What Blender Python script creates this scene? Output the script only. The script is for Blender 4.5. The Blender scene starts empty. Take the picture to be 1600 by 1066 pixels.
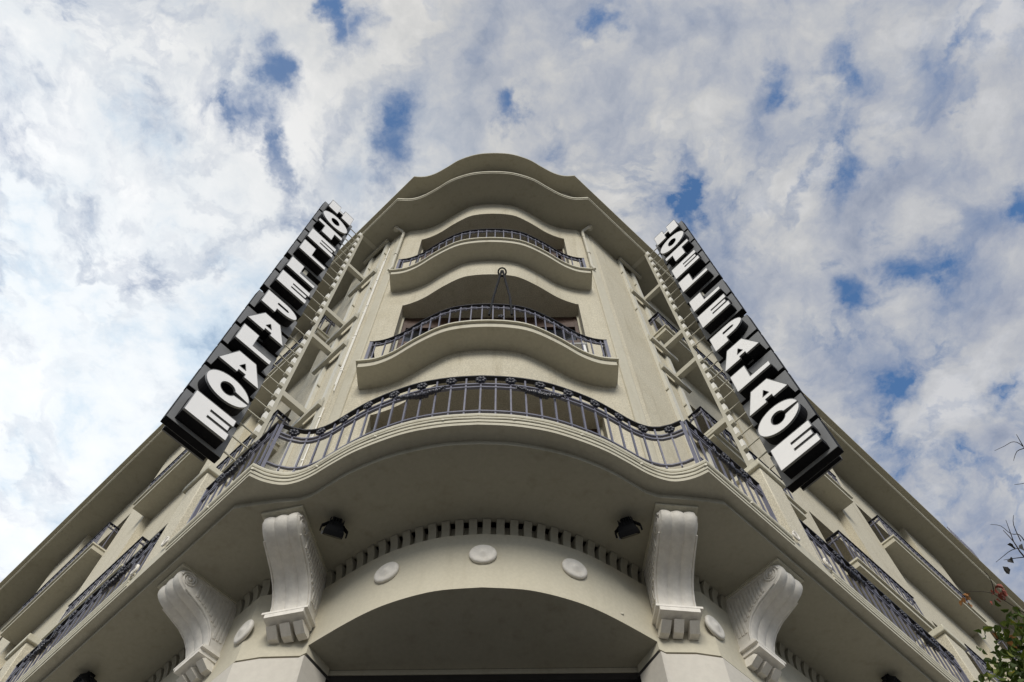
import bpy, bmesh, math, random
from mathutils import Vector, Matrix
random.seed(7)
R = math.radians
scene = bpy.context.scene
C = scene.collection

# ------------------------------------------------------------------ camera
cam_d = bpy.data.cameras.new('camera')
cam = bpy.data.objects.new('camera', cam_d)
C.objects.link(cam)
cam_d.sensor_width = 36.0
cam_d.lens = 30.1
cam_d.clip_end = 2000
AX = Vector((0.9999439968507928, 0.0035235934662726336, -0.009979351238738134))
AU = Vector((0.007254695017900315, -0.914756776269654, 0.4039398589752533))
AF = Vector((0.007705359320558381, 0.403989634220774, 0.9147311096053891))
M = Matrix((AX, AU, -AF)).transposed().to_4x4()
M.translation = Vector((0.2, 0.0, 1.6))
cam.matrix_world = M
scene.camera = cam

# ------------------------------------------------------------------ sun, sky, exposure
SUN_DIR = Vector((0.0, -0.82, 0.50)).normalized()
sun_d = bpy.data.lights.new('sun', 'SUN')
sun_d.energy = 2.7
sun_d.angle = R(24)
sun_d.color = (1.0, 0.95, 0.86)
sun = bpy.data.objects.new('sun', sun_d)
C.objects.link(sun)
sun.rotation_euler = SUN_DIR.to_track_quat('Z', 'Y').to_euler()
sun.location = (-20, -15, 30)

world = bpy.data.worlds.new('World')
scene.world = world
world.use_nodes = True
vs = scene.view_settings
vs.view_transform = 'Standard'
vs.look = 'None'
vs.gamma = 1.0
vs.exposure = 0.0
vs.use_curve_mapping = False


class NT:
    """tiny helper for node trees"""
    def __init__(self, tree):
        self.t = tree
        self.t.nodes.clear()

    def n(self, kind, **kw):
        nd = self.t.nodes.new(kind)
        for k, v in kw.items():
            setattr(nd, k, v)
        return nd

    def l(self, a, b):
        self.t.links.new(a, b)

    def val(self, sock, v):
        if hasattr(v, 'is_output') or isinstance(v, bpy.types.NodeSocket):
            self.l(v, sock)
        else:
            sock.default_value = v

    def math(self, op, a, b=0.0, clamp=False):
        nd = self.n('ShaderNodeMath', operation=op, use_clamp=clamp)
        self.val(nd.inputs[0], a)
        self.val(nd.inputs[1], b)
        return nd.outputs[0]

    def vec(self, op, a, b=(0, 0, 0)):
        nd = self.n('ShaderNodeVectorMath', operation=op)
        self.val(nd.inputs[0], a)
        self.val(nd.inputs[1], b)
        return nd

    def noise(self, v, scale, detail=5, rough=0.55, dist=0.0):
        nd = self.n('ShaderNodeTexNoise')
        if v is not None:
            self.l(v, nd.inputs['Vector'])
        nd.inputs['Scale'].default_value = scale
        nd.inputs['Detail'].default_value = detail
        nd.inputs['Roughness'].default_value = rough
        nd.inputs['Distortion'].default_value = dist
        return nd

    def ramp(self, fac, stops, interp='LINEAR'):
        nd = self.n('ShaderNodeValToRGB')
        nd.color_ramp.interpolation = interp
        e = nd.color_ramp.elements
        while len(e) < len(stops):
            e.new(0.5)
        for i, (p, c) in enumerate(stops):
            e[i].position = p
            e[i].color = (c[0], c[1], c[2], 1) if isinstance(c, (tuple, list)) else (c, c, c, 1)
        self.val(nd.inputs[0], fac)
        return nd.outputs[0]

    def smooth(self, v, a, b, lo=0.0, hi=1.0):
        nd = self.n('ShaderNodeMapRange', interpolation_type='SMOOTHSTEP')
        self.val(nd.inputs['Value'], v)
        nd.inputs['From Min'].default_value = a
        nd.inputs['From Max'].default_value = b
        nd.inputs['To Min'].default_value = lo
        nd.inputs['To Max'].default_value = hi
        return nd.outputs[0]

    def mix(self, fac, a, b, blend='MIX'):
        nd = self.n('ShaderNodeMix', data_type='RGBA', blend_type=blend)
        self.val(nd.inputs[0], fac)
        for s, v in ((nd.inputs[6], a), (nd.inputs[7], b)):
            if isinstance(v, bpy.types.NodeSocket):
                self.l(v, s)
            else:
                s.default_value = (v[0], v[1], v[2], 1)
        return nd.outputs[2]


def build_sky():
    w = NT(world.node_tree)
    out = w.n('ShaderNodeOutputWorld')
    bg = w.n('ShaderNodeBackground')
    bg.inputs['Strength'].default_value = 0.1
    w.l(bg.outputs[0], out.inputs[0])
    sky = w.n('ShaderNodeTexSky', sky_type='NISHITA')
    sky.sun_disc = False
    sky.sun_elevation = math.asin(SUN_DIR.z)
    sky.sun_rotation = math.atan2(SUN_DIR.x, SUN_DIR.y)
    sky.air_density = 1.0
    sky.dust_density = 0.4
    tc = w.n('ShaderNodeTexCoord')
    nrm = w.vec('NORMALIZE', tc.outputs['Generated']).outputs[0]
    sep = w.n('ShaderNodeSeparateXYZ')
    w.l(nrm, sep.inputs[0])
    z = w.math('MAXIMUM', sep.outputs[2], 0.16)
    px = w.math('DIVIDE', sep.outputs[0], z)
    py = w.math('DIVIDE', sep.outputs[1], z)
    cmb = w.n('ShaderNodeCombineXYZ')
    w.l(px, cmb.inputs[0])
    w.l(py, cmb.inputs[1])
    p = cmb.outputs[0]
    # warp the cloud deck so that edges curl
    wn = w.noise(p, 5.0, 6, 0.62)
    wv = w.vec('SUBTRACT', wn.outputs['Color'], (0.5, 0.5, 0.5)).outputs[0]
    sc = w.n('ShaderNodeVectorMath', operation='SCALE')
    w.l(wv, sc.inputs[0])
    sc.inputs['Scale'].default_value = 0.085
    pw = w.vec('ADD', p, sc.outputs[0]).outputs[0]
    sc2 = w.n('ShaderNodeVectorMath', operation='SCALE')
    w.l(wv, sc2.inputs[0])
    sc2.inputs['Scale'].default_value = 0.16
    pw2 = w.vec('ADD', p, sc2.outputs[0]).outputs[0]
    # gaps in the deck where blue shows through: (x, y, rx, ry, depth)
    gaps = [(-.173, .05, .016, .055, 1.0), (-.150, .075, .020, .026, .8), (-.256, .119, .022, .028, 1.0),
            (-.285, .155, .028, .026, 1.0), (-.264, .205, .012, .040, .9), (-.128, .185, .022, .048, .9),
            (.004, .150, .016, .016, .8), (.101, .063, .020, .015, .7), (.308, .125, .018, .015, .7),
            (.375, .11, .016, .05, .6), (.402, .22, .014, .055, .75), (.216, .25, .014, .045, .9),
            (.505, .345, .040, .022, .8), (.440, .385, .022, .026, .9), (.512, .515, .026, .022, .9),
            (.625, .26, .030, .02, .9), (.47, .43, .03, .018, .5), (.60, .62, .04, .03, .6), (.66, .52, .03, .03, .5),
            (-.05, .22, .01, .012, .5), (.07, .20, .012, .03, .4), (-.63, .44, .05, .02, .35),
            (-.55, .31, .06, .016, .4), (-.44, .34, .03, .03, .45), (-.43, .52, .03, .03, .35),
            (-.40, .16, .02, .05, .35), (-.57, .10, .03, .07, .4), (-.48, .05, .05, .02, .4)]
    wf = w.noise(p, 21.0, 5, 0.6)
    wfv = w.vec('SUBTRACT', wf.outputs['Color'], (0.5, 0.5, 0.5)).outputs[0]
    sc3 = w.n('ShaderNodeVectorMath', operation='SCALE')
    w.l(wfv, sc3.inputs[0])
    sc3.inputs['Scale'].default_value = 0.075
    pg = w.vec('ADD', pw, sc3.outputs[0]).outputs[0]
    tot = None
    for (gx, gy, rx, ry, dep) in gaps:
        d = w.vec('SUBTRACT', pg, (gx, gy, 0)).outputs[0]
        d = w.vec('DIVIDE', d, (rx * 1.0, ry * 1.0, 1)).outputs[0]
        ln = w.n('ShaderNodeVectorMath', operation='LENGTH')
        w.l(d, ln.inputs[0])
        g = w.smooth(ln.outputs['Value'], 2.3, 0.0, 0.0, dep)
        tot = g if tot is None else w.math('MAXIMUM', tot, g)
    fine = w.noise(pw, 15.0, 10, 0.64).outputs['Fac']
    mid_ = w.noise(pw2, 5.0, 8, 0.58).outputs['Fac']
    body = w.math('ADD', w.math('MULTIPLY', fine, .55), w.math('MULTIPLY', mid_, .45))
    # thickness of the deck: fractal body minus the gaps
    thick = w.math('SUBTRACT', w.math('ADD', body, .215), w.math('MULTIPLY', tot, .375))
    cover = w.smooth(thick, .31, .70)
    east = w.smooth(px, -.15, .7, 0.0, 1.0)
    cover = w.math('SUBTRACT', cover, w.math('MULTIPLY', w.smooth(mid_, .52, .34), w.math('MULTIPLY', east, .42)), clamp=True)
    # thin blue veins between the cells of the deck
    vsum = None
    for (vs_c, wd, dp, sd_) in ((3.6, .044, .58, 0.0), (7.5, .055, .36, 3.7)):
        off = w.vec('ADD', pw, (sd_, sd_ * .6, sd_)).outputs[0]
        vn = w.noise(off, vs_c, 7, 0.60, .35).outputs['Fac']
        dv = w.math('ABSOLUTE', w.math('SUBTRACT', vn, .5))
        patch = w.smooth(w.noise(off, 2.6, 3, .5).outputs['Fac'], .40, .57)
        v_ = w.math('MULTIPLY', w.smooth(dv, wd, 0.0, 0.0, dp), patch)
        vsum = v_ if vsum is None else w.math('MAXIMUM', vsum, v_)
    cover = w.math('SUBTRACT', cover, w.math('MULTIPLY', vsum, w.smooth(fine, .30, .58, 1.0, .45)), clamp=True)
    # light and dark puffs
    puff = w.noise(pw, 9.5, 10, 0.60).outputs['Fac']
    big = w.noise(pw2, 3.1, 6, 0.55).outputs['Fac']
    shade = w.math('ADD', w.math('MULTIPLY', puff, .55), w.math('MULTIPLY', big, .45))
    # forward scattering: the deck is brighter towards the west
    dot = w.n('ShaderNodeVectorMath', operation='DOT_PRODUCT')
    w.l(nrm, dot.inputs[0])
    dot.inputs[1].default_value = Vector((-.80, .52, .30)).normalized()
    glow = w.smooth(dot.outputs['Value'], .34, .84, 0.0, 1.0)
    ccol = w.ramp(shade, [(.36, (2.9, 3.35, 4.3)), (.45, (4.5, 4.75, 5.3)), (.53, (6.0, 6.0, 5.95)), (.61, (7.3, 7.2, 7.0))])
    cg = w.ramp(shade, [(.35, (4.2, 5.6, 7.3)), (.42, (7.3, 8.5, 9.6)), (.49, (9.3, 9.8, 10.2)), (.60, (10.3, 10.5, 10.7))])
    ccol = w.mix(glow, ccol, cg)
    cover = w.math('ADD', cover, w.math('MULTIPLY', w.math('SUBTRACT', 1.0, cover), w.math('MULTIPLY', glow, .30)), clamp=True)
    sepn = w.smooth(px, .0, .75, 0.0, .85)
    ccol = w.mix(sepn, ccol, w.mix(1.0, ccol, (.80, .83, .91), 'MULTIPLY'))
    blue = w.mix(1.0, sky.outputs[0], (1.15, 1.55, 1.85), 'MULTIPLY')
    col = w.mix(cover, blue, ccol)
    # haze band at the horizon
    col = w.mix(w.smooth(sep.outputs[2], .20, .02), col, (5.6, 5.9, 6.3))
    w.l(col, bg.inputs['Color'])


build_sky()

# ------------------------------------------------------------------ materials
MATS = {}


def new_mat(name):
    m = bpy.data.materials.new(name)
    m.use_nodes = True
    t = NT(m.node_tree)
    out = t.n('ShaderNodeOutputMaterial')
    b = t.n('ShaderNodeBsdfPrincipled')
    t.l(b.outputs[0], out.inputs[0])
    MATS[name] = m
    return m, t, b


def stucco(name, base, grain=0.10, bump=0.5, scale=55, rough=0.9, dirt=0.16, gdist=0.012):
    m, t, b = new_mat(name)
    tc = t.n('ShaderNodeTexCoord')
    o = tc.outputs['Object']
    g = t.noise(o, scale, 3, .6).outputs['Fac']
    g2 = t.noise(o, scale * 2.7, 2, .5).outputs['Fac']
    blot = t.noise(o, 1.7, 9, .66).outputs['Fac']
    mp = t.n('ShaderNodeMapping')
    t.l(o, mp.inputs[0])
    mp.inputs['Scale'].default_value = (9, 9, .7)
    streak = t.noise(mp.outputs[0], 1.0, 5, .6).outputs['Fac']
    c = t.mix(t.smooth(g, .35, .68), tuple(v * (1 - grain) for v in base), tuple(min(1, v * (1 + grain)) for v in base))
    dk = (.72, .68, .58)
    c = t.mix(t.math('MULTIPLY', t.smooth(blot, .45, .75), dirt), c, t.mix(1.0, c, dk, 'MULTIPLY'))
    c = t.mix(t.math('MULTIPLY', t.smooth(streak, .5, .8), dirt * 1.6), c, t.mix(1.0, c, (.6, .56, .48), 'MULTIPLY'))
    t.l(c, b.inputs['Base Color'])
    b.inputs['Roughness'].default_value = rough
    b.inputs['Specular IOR Level'].default_value = .25
    bp = t.n('ShaderNodeBump')
    bp.inputs['Strength'].default_value = bump
    bp.inputs['Distance'].default_value = gdist
    h = t.math('ADD', t.math('MULTIPLY', g, .7), t.math('MULTIPLY', g2, .3))
    t.l(h, bp.inputs['Height'])
    t.l(bp.outputs[0], b.inputs['Normal'])
    return m


def plain(name, base, rough=.5, metal=0.0, var=.12, scale=14, bump=0.0, spec=.5):
    m, t, b = new_mat(name)
    tc = t.n('ShaderNodeTexCoord')
    n = t.noise(tc.outputs['Object'], scale, 5, .6)
    c = t.mix(n.outputs['Fac'], tuple(v * (1 - var) for v in base), tuple(min(1, v * (1 + var)) for v in base))
    t.l(c, b.inputs['Base Color'])
    b.inputs['Metallic'].default_value = metal
    r = t.smooth(n.outputs['Fac'], .3, .7, max(.02, rough - .08), min(1, rough + .08))
    t.l(r, b.inputs['Roughness'])
    b.inputs['Specular IOR Level'].default_value = spec
    if bump:
        bp = t.n('ShaderNodeBump')
        bp.inputs['Strength'].default_value = bump
        bp.inputs['Distance'].default_value = .01
        t.l(n.outputs['Fac'], bp.inputs['Height'])
        t.l(bp.outputs[0], b.inputs['Normal'])
    return m


BASE = (.56, .518, .408)
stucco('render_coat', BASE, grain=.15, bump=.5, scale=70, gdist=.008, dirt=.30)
stucco('lower_coat', (.57, .53, .42), grain=.03, bump=.10, scale=40, dirt=.10)
stucco('pebbledash', (.61, .565, .45), grain=.17, bump=.6, scale=85, gdist=.009)
stucco('smooth_paint', (.53, .50, .405), grain=.035, bump=.12, scale=30, dirt=.22, rough=.8)
stucco('shade_toned_paint', (.41, .387, .31), grain=.03, bump=.10, scale=30, dirt=.24, rough=.85)  # wall paint darkened: shade under the overhangs is put into the colour
stucco('trim_paint', (.60, .57, .46), grain=.04, bump=.15, scale=40, dirt=.25, rough=.75)
stucco('ornament_paint', (.80, .765, .70), grain=.05, bump=.25, scale=22, dirt=.26, rough=.7)
stucco('cladding_paint', (.60, .565, .50), grain=.03, bump=.06, scale=20, dirt=.06, rough=.6)
plain('iron_paint', (.14, .14, .185), rough=.38, var=.25, scale=30)
plain('iron_dark', (.030, .030, .042), rough=.4, var=.3, scale=40)
plain('handrail_black', (.010, .010, .016), rough=.5, var=.3, scale=40, spec=.3)
plain('bracket_paint', (.50, .475, .39), rough=.55, var=.08, scale=8)
plain('post_paint', (.62, .60, .52), rough=.5, var=.08, scale=8)
plain('letter_face', (.90, .89, .88), rough=.35, var=.03, scale=6)
plain('letter_side', (.006, .006, .008), rough=.8, var=.3, scale=9, spec=.2)
plain('letter_trim', (.20, .20, .20), rough=.45, var=.1)
plain('panel_grey', (.185, .188, .192), rough=.6, var=.14, scale=5)
plain('tab_white', (.82, .80, .74), rough=.5, var=.05)
plain('wood_brown', (.052, .022, .013), rough=.5, var=.35, scale=12)
plain('frame_dark', (.03, .028, .028), rough=.35, var=.2)
plain('alu_grey', (.33, .33, .33), rough=.4, metal=.4, var=.1)
plain('pipe_paint', (.56, .53, .44), rough=.55, var=.1, scale=6)
plain('cable_cream', (.58, .55, .45), rough=.6, var=.1)
plain('lamp_black', (.008, .008, .009), rough=.7, var=.3, spec=.25)
plain('plastic_white', (.8, .8, .78), rough=.4, var=.03)
plain('interior_dark', (.05, .045, .04), rough=.9, var=.3, scale=2)
plain('pavement_stone', (.13, .125, .115), rough=.9, var=.15, scale=3, bump=.3)
plain('asphalt', (.05, .05, .052), rough=.95, var=.25, scale=30, bump=.4)
plain('kerb_stone', (.30, .29, .27), rough=.9, var=.15, scale=8)
plain('bark', (.085, .062, .045), rough=.95, var=.35, scale=25, bump=.6)
plain('twig_dark', (.03, .022, .018), rough=.9, var=.3, scale=25)
plain('leaf_red', (.23, .05, .03), rough=.6, var=.4, scale=40)
plain('leaf_dry', (.30, .13, .03), rough=.6, var=.4, scale=40)
plain('leaf_black', (.008, .007, .006), rough=.7, var=.4, scale=40)  # near-black tone for a few single leaves by the twigs

m, t, b = new_mat('leaf_green')
oi = t.n('ShaderNodeTexCoord')
n = t.noise(oi.outputs['Object'], 6, 3, .6).outputs['Fac']
c = t.ramp(n, [(.3, (.035, .062, .012)), (.48, (.075, .115, .016)), (.60, (.13, .165, .018)), (.72, (.32, .25, .02))])
t.l(c, b.inputs['Base Color'])
b.inputs['Roughness'].default_value = .5
b.inputs['Transmission Weight'].default_value = 0.0
tr = t.n('ShaderNodeBsdfTranslucent')
t.l(c, tr.inputs[0])
mx = t.n('ShaderNodeMixShader')
mx.inputs[0].default_value = .3
t.l(b.outputs[0], mx.inputs[1])
t.l(tr.outputs[0], mx.inputs[2])
outn = [q for q in t.t.nodes if q.type == 'OUTPUT_MATERIAL'][0]
t.l(mx.outputs[0], outn.inputs[0])

m, t, b = new_mat('glass_dark')
b.inputs['Base Color'].default_value = (.015, .017, .02, 1)
b.inputs['Roughness'].default_value = .06
b.inputs['Specular IOR Level'].default_value = .6


# ------------------------------------------------------------------ mesh helpers
class MB:
    def __init__(self):
        self.v = []
        self.f = []
        self.fm = []
        self.cur = 0

    def add(self, vs, fs):
        o = len(self.v)
        self.v += [tuple(q) for q in vs]
        for f in fs:
            self.f.append(tuple(o + i for i in f))
            self.fm.append(self.cur)

    def quad(self, a, b, c, d):
        self.add([a, b, c, d], [(0, 1, 2, 3)])

    def box(self, c, sx, sy, sz, ax=None, ay=None, az=None):
        """box with centre c and half sizes; optional axes"""
        c = Vector(c)
        ax = Vector(ax or (1, 0, 0))
        ay = Vector(ay or (0, 1, 0))
        az = Vector(az or (0, 0, 1))
        vs = [c + ax * (sx * i) + ay * (sy * j) + az * (sz * k) for k in (-1, 1) for j in (-1, 1) for i in (-1, 1)]
        self.add(vs, [(0, 2, 3, 1), (4, 5, 7, 6), (0, 1, 5, 4), (2, 6, 7, 3), (0, 4, 6, 2), (1, 3, 7, 5)])

    def bar(self, a, b, w, h=None, up=(0, 0, 1)):
        """rectangular bar from a to b"""
        a, b = Vector(a), Vector(b)
        d = (b - a)
        L = d.length
        d.normalize()
        s = d.cross(Vector(up))
        if s.length < 1e-4:
            s = d.cross(Vector((1, 0, 0)))
        s.normalize()
        u = s.cross(d)
        self.box((a + b) / 2, L / 2, w / 2, (h or w) / 2, d, s, u)

    def tube(self, pts, r, n=6, caps=True):
        pts = [Vector(p) for p in pts]
        rs = r if isinstance(r, (list, tuple)) else [r] * len(pts)
        rings = []
        prev = None
        for i, p in enumerate(pts):
            a = pts[max(0, i - 1)]
            c = pts[min(len(pts) - 1, i + 1)]
            d = (c - a).normalized()
            if prev is None:
                s = d.cross(Vector((0, 0, 1)))
                if s.length < 1e-3:
                    s = d.cross(Vector((1, 0, 0)))
            else:
                s = prev - d * prev.dot(d)
            s.normalize()
            prev = s
            u = d.cross(s)
            rings.append([p + (s * math.cos(k * 2 * math.pi / n) + u * math.sin(k * 2 * math.pi / n)) * rs[i] for k in range(n)])
        vs = [q for ring in rings for q in ring]
        fs = []
        for i in range(len(rings) - 1):
            for k in range(n):
                k2 = (k + 1) % n
                fs.append((i * n + k, i * n + k2, (i + 1) * n + k2, (i + 1) * n + k))
        if caps:
            fs.append(tuple(range(n - 1, -1, -1)))
            fs.append(tuple((len(rings) - 1) * n + k for k in range(n)))
        self.add(vs, fs)

    def sphere(self, c, r, nu=8, nv=5, sx=1, sy=1, sz=1):
        c = Vector(c)
        vs = [c + Vector((0, 0, r * sz))]
        for j in range(1, nv):
            th = math.pi * j / nv
            for i in range(nu):
                ph = 2 * math.pi * i / nu
                vs.append(c + Vector((r * sx * math.sin(th) * math.cos(ph), r * sy * math.sin(th) * math.sin(ph), r * sz * math.cos(th))))
        vs.append(c - Vector((0, 0, r * sz)))
        fs = [(0, 1 + i, 1 + (i + 1) % nu) for i in range(nu)]
        for j in range(nv - 2):
            for i in range(nu):
                a = 1 + j * nu + i
                b_ = 1 + j * nu + (i + 1) % nu
                fs.append((a, a + nu, b_ + nu, b_))
        e = len(vs) - 1
        o = 1 + (nv - 2) * nu
        fs += [(e, o + (i + 1) % nu, o + i) for i in range(nu)]
        self.add(vs, fs)

    def sweep(self, path, prof, closed=True):
        """prof: list of (offset outward, z); swept along plan path with mitres"""
        nrm = miters(path)
        m_ = len(prof)
        vs = []
        for (p, nn) in zip(path, nrm):
            for (o, z_) in prof:
                vs.append((p[0] + nn[0] * o, p[1] + nn[1] * o, z_))
        fs = []
        rng = m_ if closed else m_ - 1
        for i in range(len(path) - 1):
            for k in range(rng):
                k2 = (k + 1) % m_
                fs.append((i * m_ + k, i * m_ + k2, (i + 1) * m_ + k2, (i + 1) * m_ + k))
        if closed:
            fs.append(tuple(range(m_)))
            fs.append(tuple((len(path) - 1) * m_ + k for k in range(m_ - 1, -1, -1)))
        self.add(vs, fs)

    def lathe(self, prof, n=24, c=(0, 0, 0), axes=None):
        """prof list of (r, z) about local z; axes = (x, y, z)"""
        x, y, z = axes or (Vector((1, 0, 0)), Vector((0, 1, 0)), Vector((0, 0, 1)))
        c = Vector(c)
        vs = []
        for (r, zz) in prof:
            for k in range(n):
                a = 2 * math.pi * k / n
                vs.append(c + x * (r * math.cos(a)) + y * (r * math.sin(a)) + z * zz)
        fs = []
        for i in range(len(prof) - 1):
            for k in range(n):
                k2 = (k + 1) % n
                fs.append((i * n + k, i * n + k2, (i + 1) * n + k2, (i + 1) * n + k))
        fs.append(tuple((len(prof) - 1) * n + k for k in range(n)))
        self.add(vs, fs)

    def prism(self, poly, z0, z1):
        """plan polygon (x, y) extruded between heights"""
        n = len(poly)
        vs = [(p[0], p[1], z0) for p in poly] + [(p[0], p[1], z1) for p in poly]
        fs = [tuple(range(n)), tuple(range(2 * n - 1, n - 1, -1))]
        for i in range(n):
            j = (i + 1) % n
            fs.append((i, j, n + j, n + i))
        self.add(vs, fs)

    def mesh(self, name, mats, smooth=35):
        me = bpy.data.meshes.new(name)
        me.from_pydata(self.v, [], self.f)
        for mm in (mats if isinstance(mats, (list, tuple)) else [mats]):
            me.materials.append(MATS[mm])
        if any(self.fm):
            me.polygons.foreach_set('material_index', self.fm)
        bm = bmesh.new()
        bm.from_mesh(me)
        bmesh.ops.remove_doubles(bm, verts=bm.verts, dist=1e-5)
        big = [f for f in bm.faces if len(f.verts) > 4]
        if big:
            bmesh.ops.triangulate(bm, faces=big)
        bmesh.ops.recalc_face_normals(bm, faces=bm.faces)
        bm.to_mesh(me)
        bm.free()
        if smooth:
            me.polygons.foreach_set('use_smooth', [True] * len(me.polygons))
            me.set_sharp_from_angle(angle=R(smooth))
        return me


def obj(name, me, parent=None, mats=None, smooth=35, kind=None, label=None):
    if isinstance(me, MB):
        me = me.mesh(name, mats, smooth)
    o = bpy.data.objects.new(name, me)
    C.objects.link(o)
    if parent:
        o.parent = parent
    if kind:
        o['kind'] = kind
    if label:
        o['label'] = label
    return o


def thing(name, label, cat, group=None):
    o = bpy.data.objects.new(name, None)
    o.empty_display_size = .2
    C.objects.link(o)
    o['label'] = label
    o['category'] = cat
    if group:
        o['group'] = group
    return o


def bevelled(o, w=.006, seg=1):
    md = o.modifiers.new('bevel', 'BEVEL')
    md.width = w
    md.segments = seg
    md.limit_method = 'ANGLE'
    md.angle_limit = R(40)
    return o


def miters(path):
    """outward (right hand) mitre vectors of a plan polyline"""
    n = len(path)
    dirs = []
    for i in range(n - 1):
        d = Vector((path[i + 1][0] - path[i][0], path[i + 1][1] - path[i][1]))
        d.normalize()
        dirs.append(d)
    out = []
    for i in range(n):
        a = dirs[max(0, i - 1)]
        b_ = dirs[min(n - 2, i)]
        na = Vector((a.y, -a.x))
        nb = Vector((b_.y, -b_.x))
        s = (na + nb)
        if s.length < 1e-6:
            s = na
        s.normalize()
        s = s / max(.35, s.dot(na))
        out.append(s)
    return out


def offset(path, o):
    return [(p[0] + n_[0] * o, p[1] + n_[1] * o) for p, n_ in zip(path, miters(path))]


def catmull(pts, sub=4):
    out = []
    n = len(pts)
    for i in range(n - 1):
        p0 = Vector(pts[max(0, i - 1)])
        p1 = Vector(pts[i])
        p2 = Vector(pts[i + 1])
        p3 = Vector(pts[min(n - 1, i + 2)])
        for k in range(sub):
            u = k / sub
            out.append(tuple(.5 * ((2 * p1) + (p2 - p0) * u + (2 * p0 - 5 * p1 + 4 * p2 - p3) * u * u + (3 * p1 - p0 - 3 * p2 + p3) * u ** 3)))
    out.append(tuple(pts[-1]))
    return out


def mirror_full(half):
    """half path from the axis (x = 0) to the right -> full path, left to right"""
    left = [(-x, y) for (x, y) in reversed(half) if x > 1e-6]
    return left + list(half)


def resample(path, step):
    """points at even spacing along a plan path, with tangents"""
    ds = [0]
    for a, b_ in zip(path, path[1:]):
        ds.append(ds[-1] + math.hypot(b_[0] - a[0], b_[1] - a[1]))
    L = ds[-1]
    n = max(1, round(L / step))
    out = []
    for k in range(n + 1):
        s = L * k / n
        i = 0
        while i < len(ds) - 2 and ds[i + 1] < s:
            i += 1
        u = (s - ds[i]) / max(1e-9, ds[i + 1] - ds[i])
        a, b_ = path[i], path[i + 1]
        tx, ty = b_[0] - a[0], b_[1] - a[1]
        q = math.hypot(tx, ty)
        out.append(((a[0] + (b_[0] - a[0]) * u, a[1] + (b_[1] - a[1]) * u), (tx / q, ty / q)))
    return out


# ------------------------------------------------------------------ plan of the building
G = 1.6                       # camera height: heights below are given above the eye, Z() turns them into metres above ground
HALF = R(46.73)
CS, SN = math.cos(HALF), math.sin(HALF)


def Z(h):
    return h + G


def W(s, d, side):
    """wing coordinates: s along the wing, d outwards; side +1 right, -1 left"""
    return (side * (s * SN + d * CS), s * CS - d * SN)


def WA(side):
    """axes of a wing: along, outward (3-D)"""
    return Vector((side * SN, CS, 0)), Vector((side * CS, -SN, 0))


FAR = 27.0
bow_half = catmull([(0, 3.84), (.2, 3.85), (.4, 3.89), (.65, 4.015), (.92, 4.18), (1.18, 4.28), (1.45, 4.315)], 4)
corner = W(4.31, -2.05, 1)
wall_half = bow_half + [corner]
BOW = mirror_full(wall_half)                                   # wall of the rounded corner
BOWC = mirror_full(bow_half)

cornice_half = catmull([(0, 3.30), (.22, 3.31), (.43, 3.345), (.71, 3.44), (.96, 3.585), (1.2, 3.71), (1.42, 3.77), (1.655, 3.765)], 4)
CORN = mirror_full(cornice_half + [W(FAR, -1.6, 1)])
eave_half = [(x * 1.0 - (0 if x < 1.6 else .03), y + .185) for x, y in cornice_half]
EAVE = mirror_full(eave_half + [W(FAR, -1.72, 1)])

slab_half = catmull([(0, 3.04), (.25, 3.055), (.5, 3.10), (.72, 3.175), (.92, 3.265), (1.08, 3.36), (1.26, 3.475), (1.40, 3.53), (1.50, 3.535), (1.61, 3.505), (1.70, 3.455)], 4)
SLAB = mirror_full(slab_half + [W(3.75, -1.35, 1), W(FAR, -1.35, 1)])
panel_half = catmull([(0, 3.17), (.25, 3.185), (.5, 3.235), (.72, 3.305), (.95, 3.415), (1.12, 3.525), (1.24, 3.605), (1.34, 3.645)], 4) + [(1.52, 3.66), (1.70, 3.685), (1.835, 3.71)]
PANEL = mirror_full(panel_half + [W(FAR, -1.44, 1)])
BACK = mirror_full([(0, 4.25), (.9, 4.5), W(4.5, -2.4, 1), W(FAR, -2.4, 1)])

hotel = thing('hotel_building', 'cream rendered corner hotel with curved balconies and two long wings', 'building')


def ring_poly(outer, back):
    return list(outer) + list(reversed(back))


def split_plate(mb, outer, back, z0, z1):
    """slab between two plan paths"""
    mb.prism(ring_poly(outer, back), z0, z1)


# ------------------------------------------------------------------ ground
gm = MB()
gm.quad((-400, -400, 0), (400, -400, 0), (400, 400, 0), (-400, 400, 0))
o = obj('road', gm, None, 'asphalt', 0)
o['kind'] = 'structure'
pv = MB()
pav = mirror_full([(0, -1.2), (1.8, -.6), (3.4, .6), W(FAR + 10, 1.6, 1)])
pv.prism(ring_poly(pav, mirror_full([(0, 30), (W(FAR + 10, -3, 1)[0], 40)])), .004, .13)
o = obj('pavement', pv, None, 'pavement_stone', 0)
o['kind'] = 'structure'
kb = MB()
kb.sweep(pav, [(0.003, 0.002), (.16, 0.002), (.16, .135), (0.003, .135)])
o = obj('kerb', kb, None, 'kerb_stone', 0)
o['kind'] = 'structure'


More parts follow.
